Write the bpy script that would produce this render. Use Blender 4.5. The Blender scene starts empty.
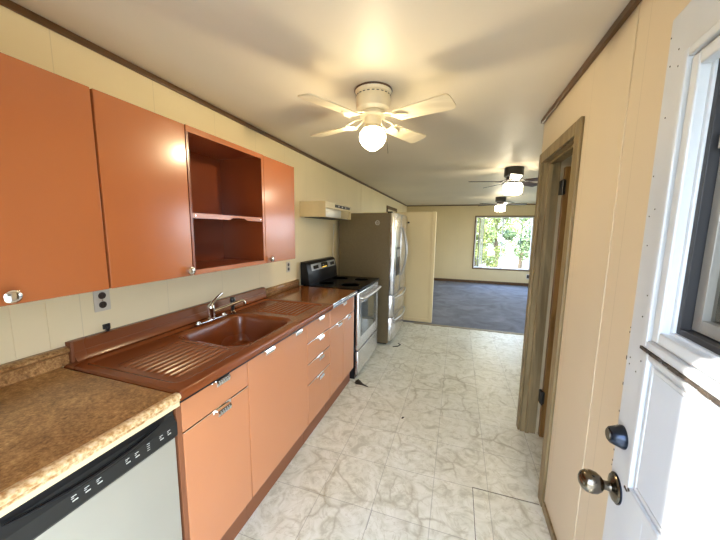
import bpy, bmesh, math, random
from mathutils import Vector, Matrix
random.seed(7)
PI = math.pi
scn = bpy.context.scene
C = scn.collection

# ------------------------------------------------------------------ camera
F_PX, YAW, PITCH, ROLL = 298.0, math.radians(18.0), math.radians(7.53), math.radians(.75)
CAM_H = 1.475
cy, sy, cp, sp, cr, sr = math.cos(YAW), math.sin(YAW), math.cos(PITCH), math.sin(PITCH), math.cos(ROLL), math.sin(ROLL)
f0 = Vector((-sy, cy, 0)); r0 = Vector((cy, sy, 0)); u0 = Vector((0, 0, 1))
fw = f0 * cp - u0 * sp; up = u0 * cp + f0 * sp
rt = r0 * cr + up * sr; up = up * cr - r0 * sr
cd = bpy.data.cameras.new('camera'); cam = bpy.data.objects.new('camera', cd); C.objects.link(cam)
cd.sensor_width = 36; cd.lens = F_PX / 720 * 36; cd.clip_start = .02; cd.clip_end = 200
M = Matrix((rt, up, -fw)).transposed().to_4x4(); M.translation = (0, 0, CAM_H)
cam.matrix_world = M
scn.camera = cam

# ------------------------------------------------------------------ world, sun, exposure
scn.view_settings.view_transform = 'Standard'; scn.view_settings.look = 'None'
scn.view_settings.gamma = 1; scn.view_settings.use_curve_mapping = False
scn.view_settings.exposure = 1.55
scn.cycles.use_denoising = True
scn.cycles.max_bounces = 10; scn.cycles.diffuse_bounces = 7; scn.cycles.glossy_bounces = 5
scn.cycles.sample_clamp_indirect = 8; scn.cycles.caustics_reflective = False; scn.cycles.caustics_refractive = False
SKY = 4.6
SUN = 6.0
BULB = 330.0
BULB_FAR = 16.0
w = bpy.data.worlds.new('sky'); scn.world = w; w.use_nodes = True
nt = w.node_tree; nt.nodes.clear()
g = nt.nodes.new('ShaderNodeTexCoord'); sx = nt.nodes.new('ShaderNodeSeparateXYZ')
rp = nt.nodes.new('ShaderNodeValToRGB'); bg = nt.nodes.new('ShaderNodeBackground'); wo = nt.nodes.new('ShaderNodeOutputWorld')
nt.links.new(g.outputs['Generated'], sx.inputs[0]); nt.links.new(sx.outputs['Z'], rp.inputs[0])
nt.links.new(rp.outputs[0], bg.inputs[0]); nt.links.new(bg.outputs[0], wo.inputs[0])
rp.color_ramp.elements[0].position = 0; rp.color_ramp.elements[0].color = (.80, .90, 1, 1)
rp.color_ramp.elements[1].position = .7; rp.color_ramp.elements[1].color = (.42, .62, 1, 1)
bg.inputs[1].default_value = SKY
sd = bpy.data.lights.new('sun', 'SUN'); so = bpy.data.objects.new('sun', sd); C.objects.link(so)
sd.energy = SUN; sd.angle = math.radians(.6); sd.color = (1, .95, .86)
sdir = Vector((.79, .775, -.66)).normalized()
so.rotation_euler = sdir.to_track_quat('-Z', 'Y').to_euler(); so.location = (-3, -4, 5)
def portal(name, loc, rot, a, b):
    l = bpy.data.lights.new(name, 'AREA'); l.shape = 'RECTANGLE'; l.size = a; l.size_y = b; l.cycles.is_portal = True
    o = bpy.data.objects.new(name, l); C.objects.link(o); o.location = loc; o.rotation_euler = rot
portal('doorway_portal', (-.04, -.21, .95), (math.radians(90), 0, 0), .86, 1.9)
portal('far_window_portal', (1.19, 9.3, 1.17), (math.radians(-90), 0, 0), 1.5, 1.5)
portal('side_window_portal', (2.72, 7.7, 1.2), (0, math.radians(90), 0), 1.4, 1.6)
portal('added_window_portal', (2.72, 5.1, 1.2), (0, math.radians(90), 0), 1.4, 1.6)  # portal of the added nearer window that lets more daylight in

# ------------------------------------------------------------------ node materials
def srgb(r, g, b):
    f = lambda c: (c / 255 / 12.92) if c / 255 <= .04045 else ((c / 255 + .055) / 1.055) ** 2.4
    return (f(r), f(g), f(b), 1)
class N:
    def __init__(s, name):
        s.m = bpy.data.materials.new(name); s.m.use_nodes = True; s.t = s.m.node_tree
        s.b = s.t.nodes['Principled BSDF']; s.out = s.t.nodes['Material Output']
    def n(s, ty, **k):
        x = s.t.nodes.new('ShaderNode' + ty)
        for a, v in k.items():
            if a.startswith('_'): setattr(x, a[1:], v)
            else: x.inputs[a.replace('__', ' ')].default_value = v
        return x
    def l(s, a, b): s.t.links.new(a, b)
    def coord(s, scale=(1, 1, 1), loc=(0, 0, 0), rot=(0, 0, 0), kind='Object'):
        c = s.n('TexCoord'); m = s.n('Mapping'); s.l(c.outputs[kind], m.inputs[0])
        m.inputs['Scale'].default_value = scale; m.inputs['Location'].default_value = loc; m.inputs['Rotation'].default_value = rot
        return m.outputs[0]
    def ramp(s, fac, stops):
        r = s.n('ValToRGB'); s.l(fac, r.inputs[0]); e = r.color_ramp.elements
        while len(e) < len(stops): e.new(.5)
        for i, (p, c) in enumerate(stops): e[i].position = p; e[i].color = c if len(c) == 4 else (*c, 1)
        return r.outputs[0]
    def mix(s, fac, a, b, mode='MIX'):
        x = s.n('Mix', _data_type='RGBA', _blend_type=mode)
        for v, i in ((fac, 0), (a, 6), (b, 7)):
            if hasattr(v, 'type') and not isinstance(v, (tuple, float)): s.l(v, x.inputs[i])
            else: x.inputs[i].default_value = v
        return x.outputs[2]
    def bump(s, h, strength=.2, dist=.01):
        x = s.n('Bump'); x.inputs['Strength'].default_value = strength; x.inputs['Distance'].default_value = dist
        s.l(h, x.inputs['Height']); s.l(x.outputs[0], s.b.inputs['Normal'])
    def set(s, **k):
        for a, v in k.items(): s.b.inputs[a.replace('__', ' ')].default_value = v
        return s

def plain(name, col, rough=.5, metal=0., var=.06, nscale=6., coat=0., bump=0., emis=None, spec=.5):
    """one colour with a slight procedural mottling"""
    a = N(name); v = a.coord()
    no = a.n('TexNoise', Scale=nscale, Detail=4.); a.l(v, no.inputs['Vector'])
    c2 = tuple(max(0, c * (1 - var * 2)) for c in col[:3]); c3 = tuple(min(1, c * (1 + var)) for c in col[:3])
    a.l(a.ramp(no.outputs['Fac'], [(.3, c2), (.7, c3)]), a.b.inputs['Base Color'])
    a.set(Roughness=rough, Metallic=metal); a.b.inputs['Coat Weight'].default_value = coat
    a.b.inputs['Specular IOR Level'].default_value = spec
    if bump: a.bump(no.outputs['Fac'], bump, .002)
    if emis: a.b.inputs['Emission Color'].default_value = (*emis[0], 1); a.b.inputs['Emission Strength'].default_value = emis[1]
    return a.m

def m_wall(name, col, groove=0., axis='Y', rough=.45, spec=.5):
    a = N(name); v = a.coord()
    no = a.n('TexNoise', Scale=1.3, Detail=3.); a.l(v, no.inputs['Vector'])
    c = a.ramp(no.outputs['Fac'], [(.3, tuple(x * .93 for x in col[:3])), (.7, col[:3])])
    n2 = a.n('TexNoise', Scale=60., Detail=2.); a.l(v, n2.inputs['Vector'])
    h = n2.outputs['Fac']
    if groove:
        s = a.n('SeparateXYZ'); a.l(v, s.inputs[0])
        md = a.n('Math', _operation='PINGPONG'); a.l(s.outputs[axis], md.inputs[0]); md.inputs[1].default_value = groove / 2
        lt = a.n('Math', _operation='LESS_THAN'); a.l(md.outputs[0], lt.inputs[0]); lt.inputs[1].default_value = .0016
        c = a.mix(lt.outputs[0], c, tuple(x * .84 for x in col[:3]) + (1,))
    a.l(c, a.b.inputs['Base Color']); a.set(Roughness=rough); a.bump(h, .06, .002); a.b.inputs['Specular IOR Level'].default_value = spec
    return a.m

def m_wood(name, dark, light, rough=.4, axis=2, scale=1.):
    a = N(name); sc = [9 * scale] * 3; sc[axis] = .9 * scale
    v = a.coord(scale=sc); no = a.n('TexNoise', Scale=3., Detail=6., Distortion=1.2); a.l(v, no.inputs['Vector'])
    a.l(a.ramp(no.outputs['Fac'], [(.3, dark[:3]), (.7, light[:3])]), a.b.inputs['Base Color'])
    a.set(Roughness=rough); a.bump(no.outputs['Fac'], .15, .003); return a.m

def m_vinyl():
    a = N('marble vinyl'); v = a.coord()
    wn = a.n('TexNoise', Scale=3.2, Detail=5.); a.l(v, wn.inputs['Vector'])
    ad = a.mix(.22, v, wn.outputs['Color'], 'ADD')
    vo = a.n('TexVoronoi', _feature='DISTANCE_TO_EDGE', Scale=4.6); a.l(ad, vo.inputs['Vector'])
    vein = a.ramp(vo.outputs['Distance'], [(0, (1, 1, 1)), (.02, (.5, .5, .5)), (.055, (0, 0, 0))])
    msk = a.n('TexNoise', Scale=2.6, Detail=3.); a.l(v, msk.inputs['Vector'])
    mk = a.ramp(msk.outputs['Fac'], [(.42, (0, 0, 0)), (.6, (1, 1, 1))])
    vein = a.mix(1., vein, mk, 'MULTIPLY')
    n2 = a.n('TexNoise', Scale=9., Detail=8., Distortion=1.8, Roughness=.62); a.l(v, n2.inputs['Vector'])
    cloud = a.ramp(n2.outputs['Fac'], [(.34, srgb(202, 201, 180)), (.46, srgb(226, 226, 208)), (.6, srgb(238, 238, 224))])
    # fine wandering veins
    w2 = a.n('TexNoise', Scale=5.5, Detail=7., Distortion=2.4); a.l(v, w2.inputs['Vector'])
    fine = a.ramp(w2.outputs['Fac'], [(.485, (0, 0, 0)), (.5, (1, 1, 1)), (.515, (0, 0, 0))])
    c = a.mix(a.mix(.5, (0, 0, 0, 1), fine), cloud, srgb(190, 184, 158))
    c = a.mix(a.mix(.8, (0, 0, 0, 1), vein), c, srgb(176, 170, 142))
    br = a.n('TexBrick', _offset=0., _squash=1.); br.inputs['Scale'].default_value = 1
    br.inputs['Mortar Size'].default_value = .0014; br.inputs['Brick Width'].default_value = .302; br.inputs['Row Height'].default_value = .325
    br.inputs['Mortar Smooth'].default_value = 0.; br.inputs['Bias'].default_value = 0.
    br.inputs['Color1'].default_value = (.93, .93, .93, 1); br.inputs['Color2'].default_value = (1, 1, 1, 1); br.inputs['Mortar'].default_value = (1, 1, 1, 1)
    v2 = a.coord(loc=(.06, -.06, 0)); a.l(v2, br.inputs['Vector'])
    c = a.mix(1., c, br.outputs['Color'], 'MULTIPLY')
    seam = a.n('Math', _operation='MULTIPLY'); a.l(br.outputs['Fac'], seam.inputs[0]); seam.inputs[1].default_value = .55
    c = a.mix(seam.outputs[0], c, srgb(110, 104, 82))
    # grime
    gn = a.n('TexNoise', Scale=1.7, Detail=6.); a.l(v, gn.inputs['Vector'])
    gr = a.ramp(gn.outputs['Fac'], [(.45, (1, 1, 1)), (.78, (.90, .88, .82))])
    c = a.mix(1., c, gr, 'MULTIPLY')
    a.l(c, a.b.inputs['Base Color']); a.set(Roughness=.33)
    a.bump(n2.outputs['Fac'], .05, .002); return a.m

def m_laminate():
    a = N('speckled brown laminate'); v = a.coord()
    n1 = a.n('TexNoise', Scale=130., Detail=3., Roughness=.7); a.l(v, n1.inputs['Vector'])
    n2 = a.n('TexNoise', Scale=24., Detail=6., Distortion=1.5); a.l(v, n2.inputs['Vector'])
    n3 = a.n('TexNoise', Scale=5., Detail=3.); a.l(v, n3.inputs['Vector'])
    mx = a.mix(.45, n1.outputs['Color'], n2.outputs['Color']); bw = a.n('RGBToBW'); a.l(mx, bw.inputs[0])
    c = a.ramp(bw.outputs[0], [(.36, srgb(104, 70, 36)), (.47, srgb(158, 116, 70)), (.55, srgb(192, 150, 98)), (.64, srgb(222, 188, 138))])
    d = a.ramp(n3.outputs['Fac'], [(.3, (.72, .66, .6)), (.62, (1, 1, 1))])
    a.l(a.mix(1., c, d, 'MULTIPLY'), a.b.inputs['Base Color']); a.set(Roughness=.28); return a.m

def m_edge():
    a = N('worn cream laminate edge'); v = a.coord()
    n1 = a.n('TexNoise', Scale=95., Detail=4.); a.l(v, n1.inputs['Vector'])
    a.l(a.ramp(n1.outputs['Fac'], [(.36, srgb(180, 136, 84)), (.52, srgb(218, 186, 138)), (.7, srgb(236, 214, 178))]), a.b.inputs['Base Color'])
    a.set(Roughness=.3); return a.m

def m_enamel(name, col, rough=.22, wear=.5, coat=.3):
    a = N(name); v = a.coord()
    n1 = a.n('TexNoise', Scale=1.6, Detail=2.); a.l(v, n1.inputs['Vector'])
    c = a.ramp(n1.outputs['Fac'], [(.1, tuple(x * .88 for x in col[:3])), (.9, col[:3])])
    n2 = a.n('TexNoise', Scale=240., Detail=2.); a.l(v, n2.inputs['Vector'])
    a.l(c, a.b.inputs['Base Color']); a.set(Roughness=rough)
    r = a.ramp(n1.outputs['Fac'], [(0, (rough - .04,) * 3), (1, (rough + .12 * wear,) * 3)]); a.l(r, a.b.inputs['Roughness'])
    a.bump(n2.outputs['Fac'], .02, .001); a.b.inputs['Coat Weight'].default_value = coat; a.b.inputs['Coat Roughness'].default_value = .12
    return a.m

def m_steel(name='brushed steel', base=(.62, .61, .59), rough=.3, axis=0):
    a = N(name); sc = [4., 4., 4.]; sc[axis] = 240.
    v = a.coord(scale=sc); n1 = a.n('TexNoise', Scale=2., Detail=2.); a.l(v, n1.inputs['Vector'])
    a.l(a.ramp(n1.outputs['Fac'], [(.3, tuple(x * .93 for x in base)), (.7, base)]), a.b.inputs['Base Color'])
    a.l(a.ramp(n1.outputs['Fac'], [(.3, (rough - .04,) * 3), (.7, (rough + .06,) * 3)]), a.b.inputs['Roughness'])
    a.set(Metallic=1.); return a.m

def m_glass(name='window glass', tint=(1, 1, 1)):
    a = N(name); v = a.coord(); no = a.n('TexNoise', Scale=3.); a.l(v, no.inputs['Vector'])
    tr = a.n('BsdfTransparent', Color=(*tint, 1)); gl = a.n('BsdfGlossy', Roughness=.02)
    fr = a.n('LayerWeight', Blend=.5); pw = a.n('Math', _operation='POWER'); a.l(fr.outputs['Facing'], pw.inputs[0]); pw.inputs[1].default_value = 5.
    fm = a.n('Math', _operation='MULTIPLY_ADD'); a.l(pw.outputs[0], fm.inputs[0]); fm.inputs[1].default_value = .6; fm.inputs[2].default_value = .03
    mx = a.n('MixShader'); a.l(fm.outputs[0], mx.inputs[0]); a.l(tr.outputs[0], mx.inputs[1]); a.l(gl.outputs[0], mx.inputs[2])
    a.l(mx.outputs[0], a.out.inputs[0]); return a.m

def m_emit(name, col, strength):
    a = N(name); v = a.coord(); no = a.n('TexNoise', Scale=3.); a.l(v, no.inputs['Vector'])
    c = a.ramp(no.outputs['Fac'], [(0, tuple(x * .97 for x in col)), (1, col)])
    a.l(c, a.b.inputs['Emission Color']); a.b.inputs['Emission Strength'].default_value = strength
    a.b.inputs['Base Color'].default_value = (.8, .8, .78, 1); a.set(Roughness=.3); return a.m

def m_opal():
    a = N('opal glass globe'); v = a.coord(); no = a.n('TexNoise', Scale=3.); a.l(v, no.inputs['Vector'])
    c = a.ramp(no.outputs['Fac'], [(0, (1, .84, .56)), (1, (1, .87, .6))]); em = a.n('Emission', Strength=6.); a.l(c, em.inputs[0])
    tr = a.n('BsdfTransparent', Color=(1, 1, 1, 1)); mx = a.n('MixShader'); mx.inputs[0].default_value = .5
    a.l(tr.outputs[0], mx.inputs[1]); a.l(em.outputs[0], mx.inputs[2]); a.l(mx.outputs[0], a.out.inputs[0]); return a.m

def m_carpet():
    a = N('blue grey carpet'); v = a.coord()
    n1 = a.n('TexNoise', Scale=160., Detail=3.); a.l(v, n1.inputs['Vector'])
    n2 = a.n('TexNoise', Scale=3., Detail=5., Distortion=1.); a.l(v, n2.inputs['Vector'])
    mx = a.mix(.6, n1.outputs['Color'], n2.outputs['Color']); bw = a.n('RGBToBW'); a.l(mx, bw.inputs[0])
    a.l(a.ramp(bw.outputs[0], [(.35, srgb(84, 87, 95)), (.65, srgb(136, 139, 147))]), a.b.inputs['Base Color'])
    a.set(Roughness=.95); a.bump(n1.outputs['Fac'], .5, .01); return a.m

def m_leaf(name, a1, a2):
    a = N(name); v = a.coord(); n1 = a.n('TexNoise', Scale=2.2, Detail=6.); a.l(v, n1.inputs['Vector'])
    a.l(a.ramp(n1.outputs['Fac'], [(.32, a1[:3]), (.66, a2[:3])]), a.b.inputs['Base Color']); a.set(Roughness=.6)
    a.b.inputs['Transmission Weight'].default_value = .0
    return a.m

MAT = dict(
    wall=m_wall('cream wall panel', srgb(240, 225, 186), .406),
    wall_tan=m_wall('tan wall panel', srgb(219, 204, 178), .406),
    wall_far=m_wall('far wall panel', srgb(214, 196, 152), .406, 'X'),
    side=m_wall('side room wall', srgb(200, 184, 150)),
    ceil=m_wall('ceiling panel', srgb(220, 210, 190), 0, 'X', .5, .3),
    vinyl=m_vinyl(), carpet=m_carpet(), lam=m_laminate(), edge=m_edge(),
    trim=m_wood('brown trim', srgb(70, 46, 22), srgb(104, 72, 38), .4, 1),
    casing=m_wood('olive brown casing', srgb(112, 94, 62), srgb(152, 134, 98), .42, 2),
    doorwood=m_wood('honey door veneer', srgb(104, 74, 36), srgb(146, 110, 62), .35, 2),
    darkwood=m_wood('dark blade wood', srgb(24, 16, 14), srgb(50, 34, 28), .4, 0),
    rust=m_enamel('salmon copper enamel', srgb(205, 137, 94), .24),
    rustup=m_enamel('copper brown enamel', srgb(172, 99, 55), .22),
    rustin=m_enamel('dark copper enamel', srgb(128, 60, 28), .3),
    toe=m_enamel('brown toe kick paint', srgb(138, 84, 52), .5, .5, 0),
    sink=m_enamel('glossy brown porcelain', srgb(128, 66, 30), .27, .3, .12),
    brownlam=m_enamel('amber brown laminate', srgb(134, 78, 30), .14),
    chrome=plain('chrome', (.82, .82, .8, 1), .12, 1., .03, 40),
    brass=plain('dull pewter', srgb(112, 104, 92), .2, 1., .1, 30),
    steel=m_steel(), steelx=m_steel('brushed steel front', (.70, .69, .67), .24, 1),
    silver=plain('silver painted panel', srgb(176, 174, 168), .35, .6),
    dwpanel=plain('stainless look door', srgb(190, 188, 176), .38, .55, .03, 3),
    black=plain('black glossy plastic', (.010, .010, .011, 1), .3, spec=.25), blackm=plain('black matte plastic', (.02, .02, .022, 1), .5),
    charcoal=plain('charcoal plastic', (.020, .020, .018, 1), .5, spec=.3),
    blackglass=plain('black glass', (.004, .004, .005, 1), .22, 0, .02, 4, 0, 0, None, .06),
    ovenglass=plain('oven window glass', (.05, .06, .055, 1), .06, 0, .02, 4, .3),
    fridge_side=plain('taupe textured steel side', srgb(112, 98, 70), .42, .1, .05, 60, 0, .1),
    white=plain('white enamel', srgb(232, 228, 214), .3), fanwhite=plain('ivory fan enamel', srgb(236, 224, 192), .35),
    blade=m_wood('whitewashed blade', srgb(214, 200, 168), srgb(236, 224, 196), .4, 0, .5),
    doorwhite=plain('white door paint', srgb(198, 202, 206), .34, 0, .04, 5, 0, .1),
    doorpanel=plain('white door panel', srgb(196, 202, 210), .34, 0, .03, 4),
    grime=plain('dark grime line', srgb(66, 56, 46), .8, 0, .3, 80),
    plate=plain('ivory outlet plate', srgb(214, 206, 190), .35), socket=plain('brown socket', srgb(48, 32, 22), .4),
    ivory=m_wall('ivory closet panel', srgb(236, 218, 172)),
    ledwhite=plain('printed white', srgb(210, 210, 205), .5), display=plain('dark display', (.01, .012, .012, 1), .1),
    amber=plain('amber display digits', srgb(196, 150, 40), .3, 0, .02, 5, 0, 0, ((.9, .6, .1), .5)),
    glass=m_glass(), greyglass=m_glass('storm window glass', (.55, .55, .53)),
    alu=plain('grey aluminium frame', srgb(150, 148, 142), .4, .4),
    globe=m_opal(), bulb=m_emit('lit bulb', (1, .82, .5), BULB), drum=m_emit('lit opal drum', (1, .86, .62), BULB_FAR),
    lens=plain('hood light lens', srgb(240, 238, 228), .3), shell=plain('almond hood enamel', srgb(206, 190, 150), .3, 0.1, .06),
    hinge=plain('black hinge', (.015, .014, .013, 1), .4), bolt=plain('dark bronze', srgb(44, 50, 62), .25, .8),
    leaf=m_leaf('yellow green leaves', srgb(84, 98, 40), srgb(150, 156, 84)), leaf2=m_leaf('green leaves', srgb(52, 72, 38), srgb(110, 128, 72)),
    bark=m_wood('bark', srgb(60, 50, 38), srgb(104, 90, 70), .9), ground=plain('dry ground', srgb(150, 142, 112), .95, 0, .2, 2),
    concrete=plain('pale concrete', srgb(186, 180, 168), .9, 0, .1, 3), dry=plain('dry dark leaf', srgb(38, 28, 18), .8, 0, .2, 60),
    seam=plain('dark floor seam', srgb(84, 80, 62), .8, 0, .2, 80), blind=plain('white blind', srgb(228, 230, 232), .6),
    sprayer=plain('black sprayer', (.012, .012, .012, 1), .3), thresh=plain('worn threshold', srgb(150, 140, 116), .5, .2),
    siding=plain('pale siding', srgb(206, 206, 200), .7),
)

# ------------------------------------------------------------------ mesh helpers
class MB:
    def __init__(s): s.bm = bmesh.new()
    def box(s, x0, x1, y0, y1, z0, z1, bev=0., seg=2):
        b = bmesh.new(); r = bmesh.ops.create_cube(b, size=1)
        for v in r['verts']:
            v.co = Vector((x0 + (v.co.x + .5) * (x1 - x0), y0 + (v.co.y + .5) * (y1 - y0), z0 + (v.co.z + .5) * (z1 - z0)))
        if bev: bmesh.ops.bevel(b, geom=list(b.edges), offset=bev, segments=seg, affect='EDGES', profile=.5)
        s.add(b); return s
    def add(s, b, mat=None):
        if mat is not None: bmesh.ops.transform(b, matrix=mat, verts=b.verts)
        me = bpy.data.meshes.new('t'); b.to_mesh(me); b.free(); s.bm.from_mesh(me); bpy.data.meshes.remove(me); return s
    def lathe(s, prof, c=(0, 0, 0), axis='Z', seg=32, rot=None):
        """prof: list of (radius, height)"""
        b = bmesh.new(); rings = []
        for r, h in prof:
            if r < 1e-5: rings.append([b.verts.new((0, 0, h))])
            else: rings.append([b.verts.new((r * math.cos(2 * PI * i / seg), r * math.sin(2 * PI * i / seg), h)) for i in range(seg)])
        for A, B in zip(rings, rings[1:]):
            for i in range(seg):
                j = (i + 1) % seg
                if len(A) == 1 and len(B) == 1: continue
                if len(A) == 1: b.faces.new((A[0], B[i], B[j]))
                elif len(B) == 1: b.faces.new((A[i], B[0], A[j]))
                else: b.faces.new((A[i], B[i], B[j], A[j]))
        for R in (rings[0], rings[-1]):
            if len(R) > 1: b.faces.new(R)
        bmesh.ops.recalc_face_normals(b, faces=b.faces)
        m = {'Z': Matrix(), 'X': Matrix.Rotation(PI / 2, 4, 'Y'), 'Y': Matrix.Rotation(-PI / 2, 4, 'X'), '-X': Matrix.Rotation(-PI / 2, 4, 'Y')}[axis]
        s.add(b, Matrix.Translation(c) @ (rot or Matrix()) @ m); return s
    def tube(s, pts, r, seg=10, closed=False):
        pts = [Vector(p) for p in pts]; b = bmesh.new(); rings = []; n = len(pts)
        rr = r if isinstance(r, (list, tuple)) else [r] * n
        t0 = None
        for i, p in enumerate(pts):
            t = (pts[min(i + 1, n - 1)] - pts[max(i - 1, 0)]).normalized()
            if t0 is None:
                a = t.orthogonal().normalized()
            else:
                a = (a - t * a.dot(t)).normalized()
            t0 = t; c = t.cross(a)
            rings.append([b.verts.new(p + (a * math.cos(2 * PI * k / seg) + c * math.sin(2 * PI * k / seg)) * rr[i]) for k in range(seg)])
        for A, B in zip(rings, rings[1:]):
            for k in range(seg): b.faces.new((A[k], A[(k + 1) % seg], B[(k + 1) % seg], B[k]))
        b.faces.new(rings[0]); b.faces.new(rings[-1][::-1])
        bmesh.ops.recalc_face_normals(b, faces=b.faces); s.add(b); return s
    def prism(s, poly, z0, z1, axis='Z', mat=None, bev=0.):
        """poly: 2-D outline; axis Z: (x,y) / Y: (x,z) extruded in y / X: (y,z) extruded in x"""
        b = bmesh.new()
        def P(a, c, h): return {'Z': (a, c, h), 'Y': (a, h, c), 'X': (h, a, c)}[axis]
        A = [b.verts.new(P(a, c, z0)) for a, c in poly]; B = [b.verts.new(P(a, c, z1)) for a, c in poly]
        b.faces.new(A); b.faces.new(B[::-1])
        for i in range(len(A)):
            j = (i + 1) % len(A); b.faces.new((A[i], B[i], B[j], A[j]))
        bmesh.ops.recalc_face_normals(b, faces=b.faces)
        if bev: bmesh.ops.bevel(b, geom=list(b.edges), offset=bev, segments=2, affect='EDGES', profile=.5)
        s.add(b, mat); return s
    def build(s, name, mat, parent=None, smooth=True, off=None):
        me = bpy.data.meshes.new(name); 
        if off is not None: bmesh.ops.translate(s.bm, verts=s.bm.verts, vec=-Vector(off))
        s.bm.to_mesh(me); s.bm.free()
        me.materials.append(MAT[mat] if isinstance(mat, str) else mat)
        if smooth:
            for p in me.polygons: p.use_smooth = True
            try: me.set_sharp_from_angle(angle=math.radians(35))
            except Exception: pass
            for p in me.polygons: p.use_smooth = not (p.area > 4e-4 and max(abs(p.normal.x), abs(p.normal.y), abs(p.normal.z)) > .9999)
        o = bpy.data.objects.new(name, me); C.objects.link(o)
        if parent:
            o.parent = parent; 
            if off is None:
                q = parent; base = Vector()
                while q: base += q.location if q.type == 'EMPTY' or q.parent is None else Vector(); q = q.parent
                o.location = -base if parent.type == 'EMPTY' else Vector()
        if off is not None: o.location = off
        return o
def tag(o, label=None, cat=None, group=None, kind=None):
    for k, v in (('label', label), ('category', cat), ('group', group), ('kind', kind)):
        if v: o[k] = v
    return o
def thing(name, loc, label, cat, group=None, kind=None):
    o = bpy.data.objects.new(name, None); C.objects.link(o); o.location = loc; o.empty_display_size = .1
    return tag(o, label, cat, group, kind)
def text(body, size, mat, parent, m, name='lettering'):
    cu = bpy.data.curves.new(name, 'FONT'); cu.body = body; cu.size = size; cu.extrude = .0003; cu.align_x = 'CENTER'; cu.align_y = 'CENTER'
    o = bpy.data.objects.new(name, cu); C.objects.link(o); cu.materials.append(MAT[mat]); o.parent = parent
    o.matrix_local = Matrix.Translation(-parent.location if parent.type == 'EMPTY' else Vector()) @ m
    return o

XL, XR, YB, YF, H = -1.52, .52, -.12, 9.2, 2.246
XE = 2.65      # east wall of the living room
YW = 2.43      # living-side face of the side-room wall
# ------------------------------------------------------------------ structure
def st(o, label, cat): return tag(o, label, cat, None, 'structure')
st(MB().box(XL - .1, XE + .1, YB - .1, 4.74, -.06, 0).build('floor', 'vinyl', smooth=False), 'off-white marble-patterned vinyl kitchen floor with thin tile seams', 'floor')
st(MB().box(XL - .1, XE + .1, 4.74, YF + .1, -.06, .006).build('floor_carpet', 'carpet', smooth=False), 'blue-grey carpet covering the far living room floor', 'carpet')
st(MB().box(XL - .1, XE + .1, YB - .1, YF + .1, H, H + .08).build('ceiling', 'ceil', smooth=False), 'low beige painted ceiling over kitchen and living room', 'ceiling')
st(MB().box(XL - .1, XL, YB - .1, YF + .1, 0, H).build('wall_left', 'wall', smooth=False), 'cream panelled wall behind the kitchen cabinets', 'wall')
b = MB(); b.box(XL, -.45, YB - .1, YB, 0, H); b.box(.37, XE, YB - .1, YB, 0, H); b.box(-.45, .37, YB - .1, YB, 1.93, H)
st(b.build('wall_back', 'wall', smooth=False), 'cream wall holding the outside doorway', 'wall')
# right kitchen wall with the doorway to the side room
b = MB(); b.box(XR, XR + .1, YB, 1.74, 0, H); b.box(XR, XR + .1, 1.74, 2.35, 1.95, H); b.box(XR, XR + .1, 2.35, YW, 0, H)
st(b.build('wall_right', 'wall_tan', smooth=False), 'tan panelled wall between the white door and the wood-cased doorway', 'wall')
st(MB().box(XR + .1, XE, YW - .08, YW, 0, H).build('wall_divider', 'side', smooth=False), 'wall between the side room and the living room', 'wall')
b = MB(); b.box(XE, XE + .1, YB, 4.3, 0, H); b.box(XE, XE + .1, 5.9, 6.9, 0, H); b.box(XE, XE + .1, 8.5, YF, 0, H); b.box(XE, XE + .1, 6.9, 8.5, 0, .55); b.box(XE, XE + .1, 6.9, 8.5, 1.9, H); b.box(XE, XE + .1, 4.3, 5.9, 0, .55); b.box(XE, XE + .1, 4.3, 5.9, 1.9, H)
st(b.build('wall_east', 'wall_far', smooth=False), 'far right living room wall with a bright window', 'wall')
b = MB(); WX0, WX1, WZ0, WZ1 = .47, 1.93, .45, 1.905
b.box(XL, WX0, YF, YF + .1, 0, H); b.box(WX1, XE + .1, YF, YF + .1, 0, H); b.box(WX0, WX1, YF, YF + .1, 0, WZ0); b.box(WX0, WX1, YF, YF + .1, WZ1, H)
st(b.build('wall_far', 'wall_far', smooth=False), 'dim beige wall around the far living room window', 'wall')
# ceiling trims
def bead(x0, x1, y0, y1, name, label, t=.022, hh=.028):
    st(MB().box(x0, x1, y0, y1, H - hh, H - .0005, .004).build(name, 'trim'), label, 'trim')
bead(XL, XL + .016, YB, YF, 'trim_1', 'thin dark ceiling trim along the cabinet wall')
bead(XR - .018, XR, YB, YW, 'trim_2', 'brown ceiling trim along the tan right wall', hh=.032)
bead(XL, XE, YF - .016, YF, 'trim_3', 'dark ceiling trim on the far wall')
bead(XR - .018, XE, YW, YW + .016, 'trim_4', 'brown ceiling trim on the living room side of the divider')
st(MB().box(XL, XE, YF - .014, YF, .006, .085, .004).build('baseboard_far', 'trim'), 'dark brown baseboard under the far window', 'baseboard')
st(MB().box(XR - .012, XR, .85, 1.668, 0, .045, .003).build('baseboard_right', 'casing'), 'low brown base moulding along the tan right wall', 'baseboard')
st(MB().box(XL, XL + .012, 4.56, YF, .006, .08, .003).build('baseboard_left', 'trim'), 'dark baseboard on the left living room wall', 'baseboard')
# wall battens on the tan wall and cream wall
st(MB().box(XR - .004, XR, 1.288, 1.302, .046, H - .033, .0015).build('trim_5', 'wall_tan'), 'narrow raised batten on the tan right wall', 'trim')
for i, (y, z0, z1) in enumerate(((.604, .99, 1.25), (.703, .99, 1.25), (4.68, 1.7, H - .03))):
    st(MB().box(XL, XL + .003, y - .004, y + .004, z0, z1, .001).build('trim_%d' % (6 + i), 'wall'),
       ('narrow batten on the cream wall left of the outlet, nearer the frame edge', 'narrow batten on the cream wall just left of the upper outlet', 'vertical batten on the cream wall above the refrigerator')[i], 'trim')
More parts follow.
